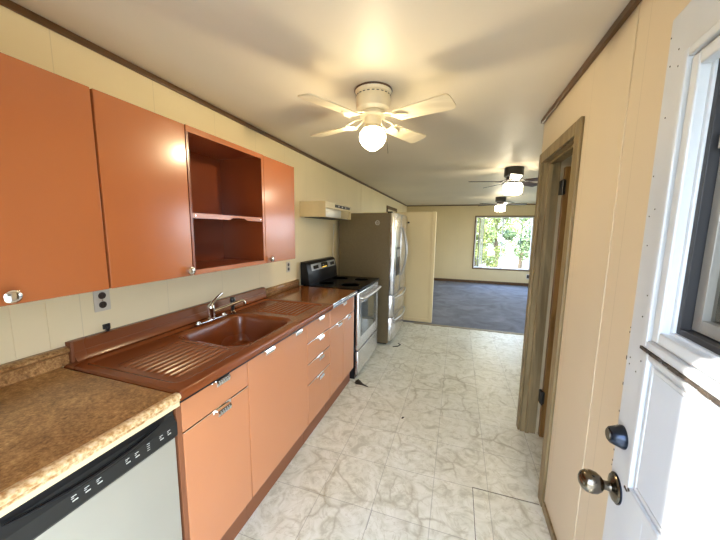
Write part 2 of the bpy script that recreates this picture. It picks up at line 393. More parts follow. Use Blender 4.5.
# threshold, ragged floor edge
b = MB(); pts = []
random.seed(3)
n = 60
for i in range(n + 1): pts.append((-.6 + (XE + .6) * i / n, 4.70 + random.uniform(-.014, .014)))
b.prism(pts + [(XE, 4.76), (-.6, 4.76)], .001, .0075)
st(b.build('trim_9', 'thresh', smooth=False), 'ragged worn seam where vinyl meets carpet', 'threshold')
# lifted replaced tile seam near the doorway
b = MB(); b.box(.157, .160, 1.30, 1.69, .0002, .0012); b.box(.157, .50, 1.687, 1.690, .0002, .0012); b.box(-.359, -.3575, 1.25, 1.37, .0002, .001)
st(b.build('trim_10', 'seam', smooth=False), 'dark lifted tile seams in the vinyl near the doorway', 'floor seam')

# doorway casing (side room)
b = MB()
def casing_strip(b, y0, y1, z0, z1, x=XR, t=.016):
    b.box(x - t, x, y0, y1, z0, z1, .004)
casing_strip(b, 1.675, 1.745, 0, 2.005); casing_strip(b, 2.345, 2.405, 0, 2.005); casing_strip(b, 1.745, 2.345, 1.94, 2.005)
b.box(XR, XR + .1, 1.74, 1.752, 0, 1.95); b.box(XR, XR + .1, 2.338, 2.35, 0, 1.95); b.box(XR, XR + .1, 1.752, 2.338, 1.938, 1.95)
b.box(XR + .03, XR + .055, 2.326, 2.338, 0, 1.938); b.box(XR + .03, XR + .055, 1.752, 1.764, 0, 1.938); b.box(XR + .03, XR + .055, 1.764, 2.326, 1.926, 1.938)
b.box(XR - .004, XR + .104, 2.405, 2.44, 0, 2.0, .004)
st(b.build('trim_11', 'casing'), 'olive brown wooden casing around the side room doorway', 'door casing')
# open interior door
d2 = thing('door_2', (XR + .12, 2.33, 0), 'honey brown veneer door standing open in the wood-cased doorway', 'door', kind='structure')
MB().box(XR + .115, XR + .72, 2.292, 2.327, .012, 1.90, .002).build('door_panel', 'doorwood', d2)
for z in (1.77, .31): MB().box(XR + .098, XR + .125, 2.29, 2.337, z - .045, z + .045, .002).lathe([(.007, -.05), (.007, .05)], (XR + .11, 2.289, z), seg=12).build('hinge', 'hinge', d2)

# far living room window
def slider_window(name, label, x0, x1, z0, z1, y, depth=.1, tag_blind=True):
    t = thing(name, ((x0 + x1) / 2, y, z0), label, 'window', kind='structure')
    b = MB(); f = .03
    for (a, c, e, g_) in ((x0 - f, x0, z0 - f, z1 + f), (x1, x1 + f, z0 - f, z1 + f), (x0, x1, z1, z1 + f), (x0, x1, z0 - f, z0)): b.box(a, c, y - .02, y, e, g_, .003)
    b.build('casing', 'trim', t)
    b = MB(); g_ = .028
    for (a, c, e, k) in ((x0, x0 + g_, z0, z1), (x1 - g_, x1, z0, z1), (x0 + g_, x1 - g_, z1 - g_, z1), (x0 + g_, x1 - g_, z0, z0 + g_)): b.box(a, c, y + .01, y + .08, e, k, .003)
    xm = (x0 + x1) / 2 - .02
    b.box(xm - .014, xm + .014, y + .02, y + .06, z0 + g_, z1 - g_, .003)
    b.build('sash', 'blind', t)
    MB().box(x0 + g_, x1 - g_, y + .045, y + .049, z0 + g_, z1 - g_).build('window_glass', 'glass', t)
    return t
w1 = slider_window('window_1', 'wide two-pane sliding window in the far wall, greenery outside', WX0, WX1, WZ0, WZ1, YF)
for nm, ya, lb in (('window_2', 6.9, 'bright living room window on the right-hand wall, farther one'), ('added_window', 4.3, 'added living room window on the right-hand wall to brighten the room, nearer one')):  # nearer window is added, out of view, to brighten the living room floor
    w2 = thing(nm, (XE, ya + .8, .55), lb, 'window', kind='structure'); b = MB()
    for (a, c, e, k) in ((0, .04, .55, 1.9), (1.56, 1.6, .55, 1.9), (.04, 1.56, 1.86, 1.9), (.04, 1.56, .55, .59), (.78, .82, .59, 1.86)): b.box(XE + .02, XE + .08, ya + a, ya + c, e, k)
    b.build('sash', 'blind', w2); MB().box(XE + .05, XE + .054, ya + .04, ya + 1.56, .59, 1.86).build('window_glass', 'glass', w2)
# vertical blind stack at window left
vb = thing('vertical_blind', (WX0 + .12, YF - .06, WZ0), 'narrow bunched vertical blind slats at the left of the far window', 'blind')
for i in range(3): MB().box(WX0 + .09 + i * .05, WX0 + .12 + i * .05, YF + .012, YF + .04, WZ0 + .04, WZ1 - .04).build('slat', 'alu' if i == 0 else 'blind', vb)
# outlet on far wall
def outlet(name, c, axis, label, group=None, w_=.066, h_=.1, open_=True, pm='plate'):
    o = thing(name, c, label, 'outlet', group)
    x, y, z = c
    if axis == 'X':
        MB().box(x, x + .006, y - w_ / 2, y + w_ / 2, z - h_ / 2, z + h_ / 2, .003).build('plate', pm, o)
        for dz in (-.021, .021):
            s_ = MB().lathe([(.0155, 0), (.0155, .003)], (x + .005, y, z + dz), 'X', 20).build('socket', 'socket', o)
            MB().box(x + .0078, x + .0086, y - .007, y - .005, z + dz - .005, z + dz + .005).box(x + .0078, x + .0086, y + .005, y + .007, z + dz - .005, z + dz + .005).build('slot', 'black', s_)
        MB().lathe([(.003, 0), (.003, .002)], (x + .006, y, z), 'X', 10).build('screw', 'chrome', o)
    else:
        MB().box(x - w_ / 2, x + w_ / 2, y - .006, y, z - h_ / 2, z + h_ / 2, .003).build('plate', pm, o)
        MB().box(x - w_ / 3, x + w_ / 3, y - .009, y - .0055, z - h_ / 3, z + h_ / 3).build('socket', 'socket', o)
    return o
outlet('wall_outlet', (XL, .893, 1.148), 'X', 'square ivory outlet with dark sockets under the second upper cabinet door')
outlet('wall_outlet', (XL, 2.462, 1.125), 'X', 'small ivory outlet on the wall above the amber countertop beside the range')
outlet('wall_outlet', (1.90, YF, .27), 'Y', 'small outlet with dark face below the far window', None, .09, .14)

# tall closet panel past the fridge
pa = thing('wall_partition', (-.9, 4.83, 0), 'tall ivory panel standing past the refrigerator, below ceiling height', 'partition', kind='structure')
MB().box(XL, -.385, 4.83, 4.90, 0, 1.775).build('panel', 'ivory', pa, smooth=False)
MB().box(-.39, -.335, 4.815, 4.915, 0, 1.78, .004).build('edge_post', 'ivory', pa)
MB().box(XL, -.39, 4.815, 4.83, 0, .06, .003).build('base_strip', 'ivory', pa)
MB().box(-.775, -.745, 4.80, 4.83, 1.60, 1.625, .006).build('latch', 'blackm', pa)
st(MB().box(XL, XL + .02, 6.5, 7.6, 1.96, 2.03, .004).box(XL, XL + .02, 6.5, 6.58, .01, 1.96, .004).box(XL, XL + .02, 7.52, 7.6, .01, 1.965, .004).build('trim_12', 'trim'), 'brown door casing head on the left wall above the refrigerator', 'door casing')

# ------------------------------------------------------------------ outdoors
st(MB().box(-60, 60, -60, 80, -.75, -.7).build('ground', 'ground', smooth=False), 'dry pale ground outside the windows', 'ground')
st(MB().box(-2.2, 2.4, -3.2, YB - .11, -.2, -.04).build('porch_slab', 'concrete', smooth=False), 'pale porch slab outside the open doorway', 'porch')
def tree(x, y, h, r, mat, label, seed, nleaf=6500):
    rnd = random.Random(seed)
    t = thing('leafy_tree', (x, y, -.7), label, 'tree', 'trees beyond the far window')
    pts = [(x, y, -.7), (x + .08, y, .4), (x - .05, y + .05, 1.4), (x + .05, y, h * .75)]
    b = MB().tube(pts, [.12, .1, .07, .03], 8)
    for k in range(6):
        a = rnd.uniform(0, 2 * PI); z = rnd.uniform(.6, h * .6)
        b.tube([(x, y, z), (x + math.cos(a) * r * .4, y + math.sin(a) * r * .4, z + .5), (x + math.cos(a) * r * .8, y + math.sin(a) * r * .8, z + .9)], [.035, .022, .008], 6)
    b.build('trunk', 'bark', t)
    clumps = [(x + rnd.gauss(0, r * .45), y + rnd.gauss(0, r * .45), rnd.uniform(.1, h - .7), rnd.uniform(.25, .5) * r) for _ in range(26)]
    vs, fs = [], []
    for i in range(nleaf):
        cx, cy_, cz, cr_ = clumps[rnd.randrange(len(clumps))]
        u = Vector((rnd.gauss(0, 1), rnd.gauss(0, 1), rnd.gauss(0, 1))).normalized() * cr_ * rnd.uniform(.55, 1.05)
        c = Vector((cx, cy_, cz)) + u; L = rnd.uniform(.035, .075)
        a = Vector((rnd.gauss(0, 1), rnd.gauss(0, 1), rnd.gauss(0, 1))).normalized(); bb = a.orthogonal().normalized()
        k = len(vs); vs += [c - a * L, c + bb * L * .45, c + a * L, c - bb * L * .45]; fs.append((k, k + 1, k + 2, k + 3))
    me = bpy.data.meshes.new('foliage'); me.from_pydata([tuple(v - Vector((x, y, -.7))) for v in vs], [], fs); me.materials.append(MAT[mat])
    o = bpy.data.objects.new('foliage', me); C.objects.link(o); o.parent = t
tree(.55, 12.2, 3.2, .75, 'leaf', 'yellow-green leafy tree seen in the left pane of the far window', 1)
tree(2.95, 12.4, 2.7, .7, 'leaf2', 'rounded green tree seen in the right pane of the far window', 2)
tree(1.75, 15.6, 4.2, 1.0, 'leaf', 'tall pale yellow-green tree behind the others, between the two panes', 3)
tree(5.2, 15.8, 3.8, 1.1, 'leaf', 'yellow-green tree at the right edge of the far window', 4)
tree(-1.2, 16.4, 3.9, 1.1, 'leaf2', 'green tree at the left edge of the far window', 5)
tree(3.6, 19.8, 3.8, 1.4, 'leaf2', 'broad green tree well behind the others in the right pane', 6, 5000)

tree(2.0, 26.0, 5.2, 2.4, 'leaf2', 'large hazy green tree farthest back, in the middle of the far window', 7, 9000)

# ------------------------------------------------------------------ white outside door (open)
DA = math.atan(.07)
D1 = thing('door_1', (.356, .755, 0), 'white outside door with a window, open against the tan wall', 'door', kind='structure')
# local frame: +s runs from the free edge back to the hinge; built along -Y then rotated
D1.rotation_euler = (0, 0, -DA)
def dbuild(b, name, mat, parent=D1):
    me = bpy.data.meshes.new(name); b.bm.to_mesh(me); b.bm.free(); me.materials.append(MAT[mat])
    for p in me.polygons: p.use_smooth = True
    me.set_sharp_from_angle(angle=math.radians(35))
    for p in me.polygons: p.use_smooth = not (p.area > 4e-4 and max(abs(p.normal.x), abs(p.normal.y), abs(p.normal.z)) > .9999)
    o = bpy.data.objects.new(name, me); C.objects.link(o); o.parent = parent; return o
def dbox(b, s0, s1, x0, x1, z0, z1, bev=0.): return b.box(x0, x1, -s1, -s0, z0, z1, bev)
GS0, GS1, GZ0, GZ1 = .142, .672, 1.314, 1.735     # glass opening
DW = .80
b = MB()
dbox(b, 0, GS0, 0, .044, .02, 1.868, .003); dbox(b, GS1, DW, 0, .044, .02, 1.868, .003)
dbox(b, GS0, GS1, 0, .044, GZ1, 1.868); dbox(b, GS0, GS1, 0, .044, .02, GZ0)
dbuild(b, 'slab', 'doorwhite')
def ring(b, s0, s1, z0, z1, wd, x0, x1, bev=.003, cut=0.):
    # mitred moulding ring
    dbox(b, s0, s0 + wd, x0, x1, z0, z1, bev); dbox(b, s1 - wd, s1, x0, x1, z0, z1, bev)
    dbox(b, s0 + wd, s1 - wd, x0, x1, z1 - wd, z1, bev); dbox(b, s0 + wd, s1 - wd, x0, x1, z0, z0 + wd, bev)
b = MB(); ring(b, .082, .738, 1.268, 1.775, .016, -.013, .001); ring(b, .098, .72, 1.284, 1.759, .018, -.007, .001); ring(b, .115, .70, 1.290, 1.75, .020, -.014, .004)
wf = dbuild(b, 'window_frame', 'doorwhite')
b = MB(); ring(b, GS0, GS1, GZ0, GZ1, .010, .004, .03, .001); dbuild(b, 'gasket', 'blackm', wf)
b = MB(); ring(b, GS0 + .012, GS1 - .012, GZ0 + .012, GZ1 - .012, .02, .016, .036, .001); dbox(b, .30, .318, .014, .036, GZ0 + .03, GZ1 - .03, .001)
dbox(b, GS0 + .02, GS0 + .028, .008, .02, 1.60, 1.625, .001)
dbuild(b, 'storm_sash', 'alu', wf)
b = MB(); dbox(b, GS0, GS1, .026, .030, GZ0, GZ1); dbuild(b, 'window_glass', 'greyglass')
b = MB(); random.seed(5)
s = .082
while s < .73:
    L = random.uniform(.012, .035); hgt = random.uniform(.0005, .0045)
    dbox(b, s, s + L, -.0145, -.008, 1.2645 - hgt / 2, 1.2665 + hgt / 2); s += L * random.uniform(.85, 1.3)
dbuild(b, 'grime_line', 'grime')
b = MB(); ring(b, .085, .725, .975, 1.258, .012, -.008, .001, .003); ring(b, .104, .706, .994, 1.239, .008, -.004, .001, .002); dbuild(b, 'panel_moulding', 'doorwhite')
b = MB(); dbox(b, .112, .698, -.003, .001, 1.002, 1.231, .001); dbuild(b, 'panel_field', 'doorpanel')
b = MB(); ring(b, .075, .725, .16, .82, .012, -.010, .001, .003); dbuild(b, 'panel_moulding', 'doorwhite')
b = MB(); random.seed(9)
for i in range(16):
    zz = random.uniform(1.1, 1.86); ss = random.choice([random.uniform(.005, .05), random.uniform(.03, .06)])
    dbox(b, ss, ss + .002, -.0008, 0, zz, zz + .0025)
for i in range(14):
    zz = random.uniform(.96, 1.3); dbox(b, .0003, random.uniform(.001, .003), -.0006, 0, zz, zz + random.uniform(.002, .007))
dbox(b, .083, .095, -.0092, -.007, .974, .978); dbox(b, .097, .103, -.0092, -.0075, .981, .985)
dbuild(b, 'paint_chips', 'grime')
KS, KZ = .032, .93
kn = dbuild(MB().lathe([(.0, 0), (.027, 0), (.029, .003), (.027, .006), (.017, .009), (.0105, .011), (.009, .018), (.010, .023), (.016, .027), (.0215, .035), (.0235, .045), (.022, .055), (.0165, .063), (.009, .067), (0, .068)], (0, -KS, KZ), '-X', 40), 'door_knob', 'brass')
dbuild(MB().lathe([(.0, .0), (.031, 0), (.031, .0022), (.0, .0022)], (0, -KS, KZ), '-X', 40), 'rosette_ring', 'bolt', kn)
db = dbuild(MB().lathe([(0, 0), (.024, 0), (.024, .003), (.0165, .023), (.014, .025), (.0, .025)], (0, -KS, 1.05), '-X', 36), 'deadbolt', 'bolt')
dbuild(MB().lathe([(0, .024), (.012, .024), (.012, .027), (0, .027)], (0, -KS, 1.05), '-X', 24), 'lock_cylinder', 'brass', db)
for z in (.3, 1.0, 1.6): dbuild(MB().lathe([(.008, -.05), (.008, .05)], (.01, -DW - .006, z), seg=12), 'hinge', 'hinge')

# ------------------------------------------------------------------ base cabinets
XB, XD, XF = XL + .002, -.925, -.904        # back, carcass front, door face
def pull(y, z, parent):
    """ribbed chrome pull hooked over the top of a drawer front"""
    h = MB().box(XF - .001, XF + .004, y - .05, y + .05, z - .010, z + .010, .002)
    h.prism([(XF + .003, z + .004), (XF + .016, z + .001), (XF + .020, z - .010), (XF + .016, z - .024), (XF + .012, z - .026), (XF + .013, z - .012), (XF + .010, z - .004), (XF + .003, z - .003)], y - .036, y + .036, 'Y')
    o = h.build('handle', 'chrome', parent)
    g_ = MB()
    for k in range(5): g_.box(XF + .0155, XF + .0205, y - .026 + k * .012, y - .022 + k * .012, z - .020, z - .003, .0008)
    g_.build('ribs', 'silver', o); return o
def front(y0, y1, z0, z1, parent, name, mat='rust', pulls=(), pz=None):
    o = MB().box(XD, XF, y0 + .0015, y1 - .0015, z0 + .002, z1 - .003, .0035).build(name, mat, parent)
    MB().box(XD + .002, XF + .0012, y0 + .002, y1 - .002, z1 - .0035, z1 - .0005, .0006).build('chrome_strip', 'chrome', o)
    for y in pulls: pull(y, (pz or z1) - .006, o)
    return o
def cabinet(y0, y1, label, top=.872, hollow=False):
    t = thing('base_cabinet', (XF, (y0 + y1) / 2, 0), label, 'cabinet')
    b = MB(); ya, yb = y0 + .001, y1 - .001
    if hollow:
        b.box(XB, XD, ya, ya + .012, .14, top); b.box(XB, XD, yb - .012, yb, .14, top); b.box(XB, XD, ya + .012, yb - .012, .14, .155); b.box(XB, XB + .01, ya + .012, yb - .012, .155, top)
    else: b.box(XB, XD, ya, yb, .14, top)
    b.build('body', 'rustin', t)
    MB().box(XB, -.943, y0, y1, 0.0, .139).build('toe_kick', 'toe', t); return t
Z0, ZD, ZT = .143, .742, .872
c1 = cabinet(.735, 1.098, 'salmon base cabinet with one drawer over one door, beside the dishwasher')
front(.742, 1.098, ZD, ZT, c1, 'drawer', pulls=(.93,)); front(.742, 1.098, Z0, ZD, c1, 'door', pulls=(.93,))
c2 = cabinet(1.10, 1.684, 'wide salmon cabinet under the sink with two chrome pulls', hollow=True)
front(1.10, 1.684, Z0, ZT, c2, 'door', pulls=(1.257, 1.55))
c3 = cabinet(1.686, 2.048, 'salmon four-drawer base cabinet right of the sink cabinet')
for a, c in ((.728, ZT), (.582, .728), (.436, .582), (Z0, .436)): front(1.686, 2.048, a, c, c3, 'drawer', pulls=(1.87,))
c4 = cabinet(2.052, 2.616, 'pinkish base cabinet with a drawer over two doors, beside the range')
front(2.052, 2.616, .718, ZT, c4, 'drawer', pulls=(2.335,)); front(2.052, 2.333, Z0, .718, c4, 'door', pulls=(2.225,)); front(2.335, 2.616, Z0, .718, c4, 'door', pulls=(2.45,))
MB().box(-.93, XF + .001, .722, .741, .102, .872, .002).build('filler_strip', 'toe', c1)

# ------------------------------------------------------------------ dishwasher
dw = thing('dishwasher', (XF, .42, 0), 'stainless dishwasher with black control strip under the speckled counter', 'dishwasher')
DY0, DY1 = .125, .716
MB().box(XB, -.93, DY0, DY1, .09, .862).build('body', 'blackm', dw)
MB().box(-.93, -.902, DY0 + .003, DY1 - .003, .115, .752, .006).build('door_panel', 'dwpanel', dw)
MB().box(-.99, -.95, DY0, DY1, 0, .09).build('toe_panel', 'black', dw)
cpn = MB()
prof = [(-.93, .754), (-.898, .754), (-.893, .762), (-.893, .806), (-.900, .815), (-.908, .835), (-.908, .872), (-.93, .872)]
cpn.prism(prof, DY0 + .002, DY1 - .002, 'Y')
cp_ = cpn.build('control_panel', 'charcoal', dw)
# pocket handle: long curved lip
pts = []
b = MB()
for i in range(25):
    u = i / 24; y = .30 + .36 * u; z = .838 - .018 * math.sin(PI * u) ** .8
    pts.append((-.899 + .006 * math.sin(PI * u), y, z - .004))
b.tube(pts, [.0025 + .0035 * math.sin(PI * i / 24) for i in range(25)], 8); b.build('pocket_handle', 'black', cp_)
MB().box(-.9085, -.9065, .29, .68, .820, .858, .0005).build('handle_recess', 'black', cp_)
b = MB()
for k in range(6): b.box(-.909, -.902, .16, .275, .826 + k * .0062, .829 + k * .0062, .0005)
b.build('vent', 'black', cp_)
def mark(b, y, z, w_, h_=.003): b.box(-.8934, -.8926, y - w_ / 2, y + w_ / 2, z - h_ / 2, z + h_ / 2)
for y in (.419, .447, .475, .549, .576, .655, .682):
    b = MB(); mark(b, y, .797, .011, .0022); mark(b, y - .003, .792, .006, .0018); mark(b, y + .002, .7845, .012, .0035); b.build('button', 'ledwhite', cp_)
b = MB()
for k in range(4): mark(b, .612, .800 - k * .007, .009, .0018)
b.build('indicator_legend', 'ledwhite', cp_)

# ------------------------------------------------------------------ speckled countertop (left)
lc = thing('laminate_countertop', (-1.2, .4, .9), 'speckled brown laminate countertop above the dishwasher', 'countertop')
LY0, LY1 = YB + .004, .712
MB().box(XB, -.885, LY0, LY1, .872, .914, .004).build('top', 'lam', lc)
MB().box(-.886, -.872, LY0, LY1 + .001, .8735, .8895, .001).build('edge_strip', 'ivory', lc)
prof = [(-.886, .8895), (-.873, .8895), (-.869, .891), (-.868, .895), (-.871, .8985), (-.866, .901), (-.863, .907), (-.864, .914), (-.870, .919), (-.878, .9205), (-.888, .9185), (-.896, .9145)]
MB().prism(prof, LY0, LY1 + .001, 'Y').build('front_edge', 'edge', lc)
prof = [(XB, .914), (-1.492, .914), (-1.496, .922), (-1.499, .958), (-1.492, .963), (-1.485, .970), (-1.485, .979), (-1.492, .985), (-1.503, .987), (XB, .987)]
MB().prism(prof, LY0, .742, 'Y').build('backsplash', 'lam', lc)

# ------------------------------------------------------------------ brown drainboard sink top
SY0, SY1, SX0, SX1 = .722, 2.052, -1.498, -.878
def sdf(x, y, cx, cy_, hx, hy, r):
    dx, dy = abs(x - cx) - hx + r, abs(y - cy_) - hy + r
    return math.hypot(max(dx, 0), max(dy, 0)) + min(max(dx, dy), 0) - r
def sm(t): t = max(0, min(1, t)); return t * t * (3 - 2 * t)
def ztop(x, y):
    z = .918
    # sunken working area with raised border
    dd = sdf(x, y, (-1.455 - .928) / 2, (SY0 + SY1) / 2, (1.455 - .928) / 2, (SY1 - SY0) / 2 - .035, .05)
    z -= .009 * sm(-dd / .02)
    # ribs
    for ya, yb in ((.80, 1.10), (1.69, 2.0)):
        if -1.315 < x < -.99:
            # start of the ribs is staggered towards the basin
            e = sm((y - ya) / .02) * sm((yb - y) / .02) * sm((x + 1.315) / .01) * sm((-.99 - x) / .01)
            if e > 0: z += e * (.004 - .0085 * (.5 + .5 * math.cos(2 * PI * (x + 1.30) / .034)) ** 3)
    d = sdf(x, y, -1.18, 1.375, .212, .238, .085)
    if d < .02:
        z -= .006 * sm((.02 - d) / .02)
        z -= .165 * sm(-d / .045) if d < 0 else 0
    # rolled front and side lips
    e = SX1 - x
    if e < .012: z -= .012 * (1 - math.sqrt(max(0, 1 - (1 - e / .012) ** 2)))
    for e in (y - SY0, SY1 - y):
        if e < .010: z -= .01 * (1 - math.sqrt(max(0, 1 - (1 - e / .010) ** 2)))
    return z
nx, ny = 248, 270
bm = bmesh.new(); grid = []
for i in range(nx + 1):
    x = SX0 + (SX1 - SX0) * i / nx; grid.append([bm.verts.new((x, SY0 + (SY1 - SY0) * j / ny, ztop(x, SY0 + (SY1 - SY0) * j / ny))) for j in range(ny + 1)])
for i in range(nx):
    for j in range(ny): bm.faces.new((grid[i][j], grid[i + 1][j], grid[i + 1][j + 1], grid[i][j + 1]))
bd = [grid[i][0] for i in range(nx + 1)] + [grid[nx][j] for j in range(1, ny + 1)] + [grid[i][ny] for i in range(nx - 1, -1, -1)] + [grid[0][j] for j in range(ny - 1, 0, -1)]
low = [bm.verts.new((v.co.x, v.co.y, .884)) for v in bd]
for k in range(len(bd)): q = (k + 1) % len(bd); bm.faces.new((bd[k], bd[q], low[q], low[k]))
sk = thing('drainboard_sink', (-1.18, 1.387, .9), 'glossy brown sink top with ribbed drainboards on both sides', 'sink')
b = MB(); b.add(bm); top = b.build('drainboard_top', 'sink', sk)
for p in top.data.polygons: p.use_smooth = True
MB().box(-.92, -.884, SY0 + .003, SY1 - .001, .873, .8845).build('underside_strip', 'black', sk)
prof = [(XB, .888), (-1.492, .888), (-1.488, .93), (-1.472, .918), (-1.468, .922), (-1.482, .94), (-1.486, .996), (-1.490, 1.002), (-1.500, 1.004), (XB, 1.004)]
MB().prism(prof, SY0 + .032, SY1, 'Y').build('backsplash', 'sink', sk)
MB().box(XB, -1.484, SY0 + .022, SY0 + .033, .89, 1.004, .002).build('end_cap', 'toe', sk)
MB().box(-1.4885, -1.4825, SY0 + .03, 2.03, .958, .9605, .0006).build('groove_line', 'toe', sk)
MB().lathe([(0, 0), (.043, 0), (.045, .003), (.038, .004), (.028, .001), (0, .001)], (-1.18, 1.375, .748), seg=32).build('drain', 'chrome', sk)

# amber countertop right of sink
rc = thing('brown_countertop', (-1.2, 2.33, .9), 'glossy amber brown countertop between the sink and the range', 'countertop')
RY0, RY1 = 2.055, 2.628
MB().box(XB, -.884, RY0, RY1, .876, .914, .003).build('top', 'brownlam', rc)
MB().box(-.884, -.876, RY0, RY1, .879, .916, .002).box(-.877, -.874, RY0, RY1, .895, .899, .001).build('metal_edge', 'chrome', rc)
b = MB().prism([(XB, .914), (-1.496, .914), (-1.498, .975), (-1.504, .981), (XB, .981)], RY0, RY1, 'Y'); bs = b.build('backsplash', 'lam', rc)
MB().box(-1.498, -1.494, RY0 + .005, RY1 - .005, .938, .942, .001).box(-1.499, -1.4945, RY0 + .005, RY1 - .005, .956, .960, .001).build('groove_bead', 'toe', bs)

# ------------------------------------------------------------------ faucet and sprayer
fa = thing('kitchen_faucet', (-1.425, 1.40, .918), 'chrome single-lever faucet on a long base plate behind the basin', 'faucet')
FX, FY, FZ = -1.425, 1.42, .9165
pl = [(FX + .024 * math.cos(a) , FY + (.10 if math.sin(a) > 0 else -.10) + .024 * math.sin(a)) for a in [2 * PI * k / 32 for k in range(32)]]
MB().prism(pl, FZ - .002, FZ + .008, 'Z', bev=.002).build('base_plate', 'chrome', fa)
MB().lathe([(.026, 0), (.026, .006), (.021, .012), (.0195, .05), (.021, .055), (.021, .07), (.019, .082), (.012, .092), (0, .094)], (FX, FY, FZ + .007), seg=28).build('body', 'chrome', fa)
MB().tube([(FX, FY, FZ + .085), (FX + .004, FY + .015, FZ + .108), (FX + .006, FY + .045, FZ + .130), (FX + .008, FY + .088, FZ + .150)], [.013, .011, .0085, .006], 12).build('lever', 'chrome', fa)
MB().tube([(FX, FY, FZ + .045), (FX + .03, FY + .06, FZ + .062), (FX + .08, FY + .15, FZ + .086), (FX + .090, FY + .172, FZ + .090), (FX + .096, FY + .184, FZ + .082), (FX + .097, FY + .186, FZ + .066)], [.0105, .0105, .0095, .0095, .0105, .010], 12).build('spout', 'chrome', fa)
for dy in (-.1, .1): MB().lathe([(.014, 0), (.013, .006), (.006, .010), (0, .010)], (FX, FY + dy, FZ + .007), seg=18).build('cap', 'chrome', fa)
spy = thing('sink_sprayer', (-1.42, 1.60, .92), 'black side sprayer standing right of the chrome faucet', 'sprayer')
MB().lathe([(.020, 0), (.020, .005), (.014, .010), (.012, .014)], (-1.42, 1.60, .915), seg=22).build('collar', 'chrome', spy)
MB().lathe([(.010, 0), (.0115, .02), (.0135, .05), (.0155, .072), (.014, .088), (.009, .094), (0, .095)], (-1.42, 1.60, .927), seg=22).box(-1.408, -1.400, 1.593, 1.607, .975, 1.012, .003).build('spray_head', 'sprayer', spy)
tag(MB().box(-1.4855, -1.4815, 1.672, 1.698, .958, .992, .0015).build('wall_tag', 'plate'), 'tiny white tag stuck on the sink backsplash', 'tag')
hk = thing('wall_hook', (-1.49, .897, 1.01), 'small black hook on the wall just above the sink backsplash', 'hook')
MB().box(XL, XL + .008, .885, .915, 1.012, 1.035, .002).build('plate', 'blackm', hk)
MB().tube([(XL + .006, .9, 1.028), (XL + .02, .898, 1.03), (XL + .028, .895, 1.02), (XL + .022, .893, 1.008), (XL + .012, .893, 1.010)], .0055, 8).build('hook_arm', 'blackm', hk)

# ------------------------------------------------------------------ upper cabinets
UX, UZ0, UZ1, UB = -1.19, 1.257, 1.938, XL + .002
def knob(y, z, parent):
    MB().lathe([(.007, 0), (.006, .010), (.008, .013), (.016, .017), (.0195, .022), (.0185, .027), (.012, .0305), (0, .031)], (UX, y, z), 'X', 28).build('knob', 'chrome', parent)
def udoor(y0, y1, ky, parent):
    o = MB().box(UX - .020, UX, y0 + .0025, y1 - .0025, UZ0 - .004, UZ1 - .001, .003).build('door', 'rustup', parent)
    knob(ky, UZ0 + .023, o); return o
def ucab(y0, y1, label, doors):
    t = thing('upper_cabinet', (UB, (y0 + y1) / 2, UZ0), label, 'cabinet')
    xf = UX - .021; b = MB(); k = .014
    b.box(UB, xf, y0 + .0005, y0 + k, UZ0, UZ1); b.box(UB, xf, y1 - k, y1 - .0005, UZ0, UZ1)
    b.box(UB, xf, y0 + k, y1 - k, UZ0, UZ0 + k); b.box(UB, xf, y0 + k, y1 - k, UZ1 - k, UZ1); b.box(UB, UB + .006, y0 + k, y1 - k, UZ0 + k, UZ1 - k)
    b.build('body', 'rustup', t)
    MB().box(UB, xf, y0, y1, UZ0 - .006, UZ0 - .001).build('underside', 'silver', t)
    for d in doors: udoor(*d, t)
    return t
ucab(.10, .731, 'large copper brown upper cabinet nearest the left frame edge', [(.10, .731, .472)])
ucab(.733, 1.094, 'copper brown upper cabinet with one door left of the open shelves', [(.733, 1.094, 1.062)])
ucab(1.662, 2.04, 'narrow copper brown upper cabinet right of the open shelves', [(1.662, 2.04, 1.70)])
oc = thing('open_cabinet', (UB, 1.377, UZ0), 'open-fronted copper brown wall cabinet with one notched shelf', 'cabinet')
Y0, Y1 = 1.096, 1.660; b = MB()
b.box(UB, UX - .001, Y0, Y0 + .012, UZ0, UZ1); b.box(UB, UX - .001, Y1 - .018, Y1, UZ0, UZ1); b.box(UB, UX - .001, Y0 + .012, Y1 - .018, UZ0, UZ0 + .016)
b.box(UB, UX - .001, Y0 + .012, Y1 - .018, UZ1 - .016, UZ1); b.box(UB, UB + .008, Y0 + .012, Y1 - .018, UZ0 + .016, UZ1 - .016)
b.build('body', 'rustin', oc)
MB().box(UX - .002, UX + .001, Y0, Y1 - .018, UZ1 - .028, UZ1, .001).box(UX - .002, UX + .001, Y0, Y1 - .018, UZ0 - .004, UZ0 + .020, .001).box(UX - .002, UX + .001, Y1 - .020, Y1, UZ0 - .004, UZ1, .001).build('face_frame', 'rustup', oc)
sh = [(Y0 + .013, 1.548), (Y1 - .019, 1.548), (Y1 - .019, 1.524), (1.50, 1.524), (1.47, 1.536), (1.38, 1.536), (1.35, 1.524), (Y0 + .013, 1.524)]
MB().box(UB + .008, UX - .006, Y0 + .013, Y1 - .019, 1.536, 1.548).prism(sh, UX - .008, UX - .003, 'X').build('shelf', 'rustup', oc)
for y, z in ((Y0 + .03, 1.536), (Y1 - .04, 1.536), (Y1 - .03, 1.925)): MB().lathe([(.003, 0), (.003, .002)], (UX - .003, y, z), 'X', 10).build('screw', 'chrome', oc)

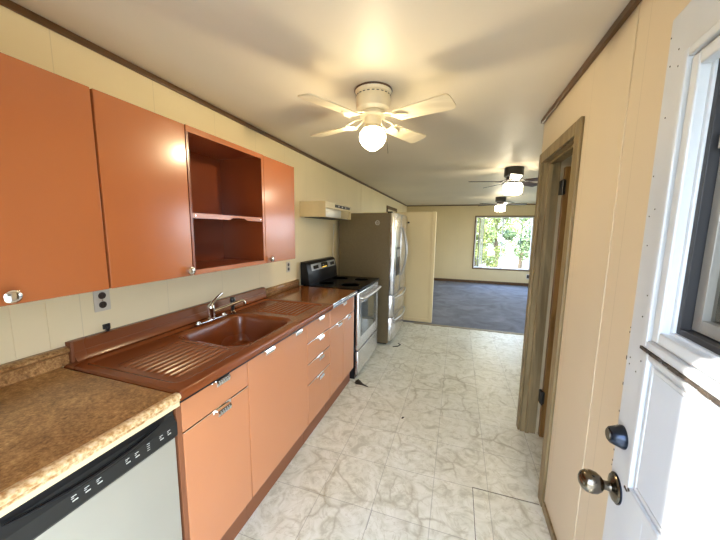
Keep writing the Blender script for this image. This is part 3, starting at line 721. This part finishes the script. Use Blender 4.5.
# ------------------------------------------------------------------ range
rg = thing('electric_range', (-1.17, 3.04, 0), 'black and stainless electric range between counter and refrigerator', 'range')
GY0, GY1, GX = 2.655, 3.415, -.875
MB().box(-1.47, -.905, GY0, GY1, .03, .895).build('body', 'black', rg)
MB().box(-1.47, GX + .012, GY0 - .002, GY1 + .002, .895, .918, .008).build('cooktop', 'blackglass', rg)
for (x, y, r) in ((-1.03, 2.86, .10), (-1.03, 3.22, .08), (-1.30, 2.86, .08), (-1.30, 3.22, .10)):
    MB().lathe([(r, .9182), (r, .9186), (r - .003, .9186), (r - .003, .9182)], (x, y, 0), seg=40).build('burner_ring', 'charcoal', rg)
pr = [(-1.50, .915), (-1.405, .915), (-1.415, 1.05), (-1.430, 1.12), (-1.455, 1.148), (-1.50, 1.152)]
bgp = MB(); bgp.prism(pr, GY0 + .01, GY1 - .01, 'Y', bev=.004); bk = bgp.build('backguard', 'black', rg)
mt = lambda y, z: (-1.4045 - (z - 1.05) * .2, y, z)
Rg = Matrix.Rotation(math.radians(-12), 4, 'Y')
def onguard(y0, y1, z0, z1, mat, name, t=.004, parent=bk):
    b = MB(); bb = bmesh.new(); bmesh.ops.create_cube(bb, size=1)
    cz = (z0 + z1) / 2
    b.add(bb, Matrix.Translation((-1.4215 - (cz - 1.085) * .21, (y0 + y1) / 2, cz)) @ Rg @ Matrix.Diagonal((t, y1 - y0, z1 - z0, 1)))
    return b.build(name, mat, parent)
cpl = onguard(2.75, 3.37, 1.052, 1.122, 'silver', 'control_panel')
onguard(2.98, 3.15, 1.058, 1.118, 'display', 'display', .007); onguard(3.00, 3.12, 1.064, 1.072, 'amber', 'display_digits', .008)
onguard(2.79, 2.91, 1.066, 1.104, 'display', 'keypad', .007); onguard(3.22, 3.34, 1.066, 1.104, 'display', 'keypad', .007)
dr = MB().box(-.905, GX, GY0 + .006, GY1 - .006, .30, .878, .006).build('oven_door', 'steelx', rg)
MB().box(GX - .002, GX + .003, GY0 + .09, GY1 - .09, .42, .765, .003).build('window', 'ovenglass', dr)
MB().box(GX - .001, GX + .002, GY0 + .10, GY1 - .10, .432, .752, .001).build('window_border', 'blackglass', dr)
pts = [(GX + .002, GY0 + .05, .822), (GX + .030, GY0 + .055, .824)] + [(GX + .040 + .012 * math.sin(PI * k / 10), GY0 + .06 + (GY1 - GY0 - .12) * k / 10, .825) for k in range(11)] + [(GX + .030, GY1 - .055, .824), (GX + .002, GY1 - .05, .822)]
MB().tube(pts, .013, 12).build('handle', 'steel', dr)
MB().box(-.905, GX, GY0 + .006, GY1 - .006, .05, .288, .006).build('storage_drawer', 'steelx', rg)
MB().box(-1.45, -.91, GY0 + .01, GY1 - .01, 0, .04).build('base', 'black', rg)
cord = MB().tube([(-1.508, 3.47, .95), (-1.508, 3.50, 1.1), (-1.508, 3.52, 1.25), (-1.508, 3.53, 1.38), (-1.508, 3.54, 1.55)], .005, 8).build('power_cord', 'plate')
tag(cord, 'pale cord running up the wall between range and refrigerator', 'cord')

# ------------------------------------------------------------------ range hood
hd = thing('range_hood', (-1.3, 3.05, 1.62), 'almond range hood with a lit front lens above the range', 'hood')
HY0, HY1, HX, HZ0, HZ1 = 2.69, 3.42, -1.235, 1.605, 1.757
b = MB(); b.prism([(XL + .002, HZ0), (HX - .03, HZ0), (HX - .022, 1.692), (HX, 1.697), (HX, HZ1), (XL + .002, HZ1)], HY0 + .012, HY1 - .012, 'Y', bev=.002)
for ya, yb in ((HY0, HY0 + .0125), (HY1 - .0125, HY1)): b.box(XL + .002, HX, ya, yb, HZ0, HZ1, .002)
b.build('shell', 'shell', hd)
MB().box(HX - .001, HX + .003, HY0 + .24, HY1 - .04, 1.712, 1.742, .001).build('switch_plate', 'charcoal', hd)
for k in range(3): MB().box(HX + .002, HX + .008, HY0 + .32 + k * .1, HY0 + .35 + k * .1, 1.719, 1.735, .002).build('switch', 'silver', hd)
MB().prism([(HX - .026, HZ0 + .004), (HX - .006, HZ0 + .004), (HX - .003, 1.690), (HX - .020, 1.688)], HY0 + .015, HY0 + .42, 'Y').build('light_lens', 'lens', hd)
MB().box(XL + .04, HX - .045, HY0 + .03, HY1 - .03, HZ0 - .006, HZ0 - .0005, .002).build('underside_filter', 'charcoal', hd)

# ------------------------------------------------------------------ refrigerator
fr = thing('refrigerator', (-1.15, 4.09, 0), 'stainless french-door refrigerator with taupe side past the range', 'refrigerator')
RY, RYE, RXB, RT = 3.655, 4.535, -.80, 1.70
MB().box(-1.49, RXB, RY, RYE, .02, RT - .005, .006).build('body', 'fridge_side', fr)
def fdoor(y0, y1, z0, z1, name):
    pr = [(RXB + .003, y0)] + [(RXB + .055 + .012 * math.sin(PI * k / 8), y0 + (y1 - y0) * (.015 + .97 * k / 8)) for k in range(9)] + [(RXB + .003, y1)]
    return MB().prism(pr, z0, z1, 'Z', bev=.004).build(name, 'steelx', fr)
ym = (RY + RYE) / 2
dl = fdoor(RY, ym - .002, .668, RT, 'door'); dr2 = fdoor(ym + .002, RYE, .668, RT, 'door')
f1 = fdoor(RY, RYE, .372, .658, 'drawer'); f2 = fdoor(RY, RYE, .06, .362, 'drawer')
MB().box(-1.4, RXB - .02, RY + .02, RYE - .02, 0, .03).build('base', 'black', fr)
MB().box(RXB - .04, RXB + .02, RY + .0, RY + .05, RT - .005, RT + .014, .004).build('hinge_cover', 'charcoal', fr)
XH = RXB + .066
for d, y in ((dl, ym - .035), (dr2, ym + .035)):
    pts = [(XH - .012, y, 1.52)] + [(XH + .012 + .060 * math.sin(PI * k / 14), y, 1.52 - .64 * k / 14) for k in range(15)] + [(XH - .012, y, .88)]
    MB().tube(pts, .011, 10).build('handle', 'silver', d)
for d, z in ((f1, .625), (f2, .325)):
    pts = [(XH - .016, RY + .07, z)] + [(XH + .006 + .042 * math.sin(PI * k / 14), RY + .07 + (RYE - RY - .14) * k / 14, z) for k in range(15)] + [(XH - .016, RYE - .07, z)]
    MB().tube(pts, .012, 10).build('handle', 'silver', d)
MB().box(XH - .006, XH + .0035, RY + .12, RY + .33, .90, 1.27, .003).build('dispenser', 'black', dl)
MB().box(XH - .002, XH + .006, RY + .135, RY + .315, 1.14, 1.24, .003).build('dispenser_panel', 'silver', dl)
# small round sticker with a scrawl on the side
stk = thing('round_sticker', (-.965, RY, 1.575), 'small white scrawled sticker on the taupe refrigerator side', 'sticker')
b = MB().tube([(-.965 + .026 * math.cos(a), RY - .0015, 1.575 + .026 * math.sin(a)) for a in [2 * PI * k / 20 for k in range(21)]], .0035, 6)
b.tube([(-.980, RY - .0015, 1.590), (-.985, RY - .0015, 1.575), (-.972, RY - .0015, 1.566), (-.968, RY - .0015, 1.578), (-.957, RY - .0015, 1.590), (-.952, RY - .0015, 1.575), (-.962, RY - .0015, 1.560)], .003, 6)
b.build('emblem', 'ledwhite', stk)

# ------------------------------------------------------------------ ceiling fans
def blade_mesh(r0, r1, w0, w1, z, ang, pitch=-.2, t=.006):
    pl = []
    for k in range(7): a = PI / 2 + PI * k / 6; pl.append((r0 + .012 * math.cos(a), w0 / 2 * math.sin(a)))
    for k in range(9):
        a = -PI / 2 + PI * k / 8; q = 1 if math.sin(a) > 0 else -1
        pl.append((r1 - .03 + .03 * abs(math.cos(a)) ** .6, w1 / 2 * abs(math.sin(a)) ** .5 * q))
    b = MB(); b.prism(pl, -t / 2, t / 2, 'Z', Matrix.Rotation(ang, 4, 'Z') @ Matrix.Translation((0, 0, z)) @ Matrix.Rotation(pitch, 4, 'X')); return b
def arm_mesh(r0, r1, z, zb, ang, s=1.):
    b = MB()
    m = Matrix.Rotation(ang, 4, 'Z')
    for side in (-1, 1):
        pts = [Vector((r0, side * .012, z)), Vector((r0 + (r1 - r0) * .35, side * .03, z - .010)), Vector((r0 + (r1 - r0) * .7, side * .035, zb)), Vector((r1, side * .012, zb - .004))]
        b.tube([m @ p for p in pts], .0045 * s, 8)
    pl = [(r1 - .05, -.036), (r1 - .01, -.036), (r1 + .035, 0), (r1 - .01, .036), (r1 - .05, .036), (r1 - .035, 0)]
    b.prism(pl, zb - .008, zb - .004, 'Z', m)
    return b
def fan(loc, label, R_, angs, style):
    white = style == 'white'
    t = thing('ceiling_fan', loc, label, 'ceiling fan')
    hm = 'fanwhite' if white else 'blackm'
    def B(b, n, m, p=t): return b.build(n, m, p, off=(0, 0, 0))
    if white:
        B(MB().lathe([(0, 0), (.100, 0), (.103, -.008), (.097, -.016), (.094, -.022), (.096, -.034), (.097, -.075), (.093, -.100), (.074, -.115), (.05, -.120), (0, -.120)]), 'housing', hm)
        b = MB()
        for k in range(24):
            a = 2 * PI * k / 24; bb = bmesh.new(); bmesh.ops.create_cube(bb, size=1)
            b.add(bb, Matrix.Rotation(a, 4, 'Z') @ Matrix.Translation((.0957, 0, -.036)) @ Matrix.Diagonal((.003, .014, .004, 1)))
        B(b, 'vent_slots', 'blackm'); B(MB().lathe([(.1035, -.001), (.106, -.005), (.1035, -.010)], seg=40), 'ceiling_ring', 'trim')
        B(MB().lathe([(.070, -.117), (.074, -.122), (.074, -.136), (.068, -.142), (0, -.142)]), 'rotor', hm)
        B(MB().lathe([(.045, -.140), (.048, -.160), (.044, -.185), (.052, -.196), (.056, -.205), (0, -.205)]), 'light_kit', hm)
        B(MB().lathe([(.050, -.203), (.058, -.209), (.071, -.225), (.076, -.245), (.073, -.266), (.060, -.289), (.038, -.308), (.017, -.320), (0, -.324)], seg=40), 'globe', 'globe')
        B(MB().lathe([(0, -.212), (.014, -.214), (.020, -.228), (.027, -.248), (.024, -.266), (.012, -.276), (0, -.278)], seg=20), 'bulb', 'bulb')
        zb = -.163; r0, rb = .07, .16
        B(MB().tube([(.052, -.02, -.20), (.075, -.03, -.215), (.088, -.035, -.25), (.10, -.038, -.35)], .0012, 6), 'pull_chain', 'brass')
    else:
        B(MB().lathe([(0, 0), (.105, 0), (.108, -.004), (.108, -.095), (.100, -.105), (0, -.108)]), 'housing', hm)
        B(MB().lathe([(.075, -.108), (.080, -.115), (.080, -.145), (.07, -.155), (0, -.155)]), 'rotor', 'darkwood')
        B(MB().lathe([(.05, -.153), (.05, -.178), (.085, -.188), (0, -.19)]), 'light_kit', 'blackm')
        B(MB().lathe([(0, -.186), (.090, -.186), (.100, -.192), (.103, -.205), (.103, -.29), (.096, -.305), (.08, -.312), (0, -.315)], seg=36), 'globe', 'drum')
        zb = -.160; r0, rb = .07, .15
        B(MB().tube([(.08, -.02, -.19), (.108, -.03, -.21), (.112, -.032, -.33)], .0012, 6), 'pull_chain', 'brass')
    for a in angs:
        bl = B(blade_mesh(rb, R_, .092, .122 if white else .12, zb, a), 'blade', 'blade' if white else 'darkwood')
        B(arm_mesh(r0, rb + .03, zb + .025, zb - .0, a), 'blade_arm', 'fanwhite' if white else 'blackm', bl)
    return t
fan((-.488, 1.70, H), 'ivory four-blade hugger fan with glowing globe over the kitchen', .462, [math.radians(k) for k in (-20, 63, 160, 242)], 'white')
fan((.60, 4.10, H), 'dark fan with lit drum shade hanging nearer the doorway, over the living room', .52, [math.radians(-95 + 72 * k) for k in range(5)], 'dark')
fan((.85, 7.31, H), 'farthest dark fan with lit drum shade, just before the far window', .52, [math.radians(0 + 72 * k) for k in range(5)], 'dark')

# ------------------------------------------------------------------ debris on the floor
b = MB(); o = Vector((-.86, 2.64, 0))
b.prism([(-.885, 2.60), (-.865, 2.575), (-.80, 2.575), (-.74, 2.560), (-.735, 2.565), (-.80, 2.60), (-.845, 2.65), (-.875, 2.66)], .001, .006, 'Z')
b.prism([(-.88, 2.61), (-.83, 2.60), (-.86, 2.65)], .006, .018, 'Z')
tag(b.build('dry_leaf', 'dry'), 'dark curled scrap lying on the vinyl in front of the last base cabinet', 'debris')
tag(MB().prism([(-.35, 2.19), (-.338, 2.195), (-.33, 2.215), (-.345, 2.21)], .0005, .004, 'Z').build('floor_scrap', 'dry'), 'tiny dark speck lying alone on the middle of the vinyl', 'debris')
tag(MB().tube([(-.72, 3.62, .004), (-.66, 3.66, .004), (-.64, 3.72, .005), (-.68, 3.76, .004)], .006, 6).build('water_line', 'blackm'), 'short dark hose end on the floor at the refrigerator foot', 'hose')
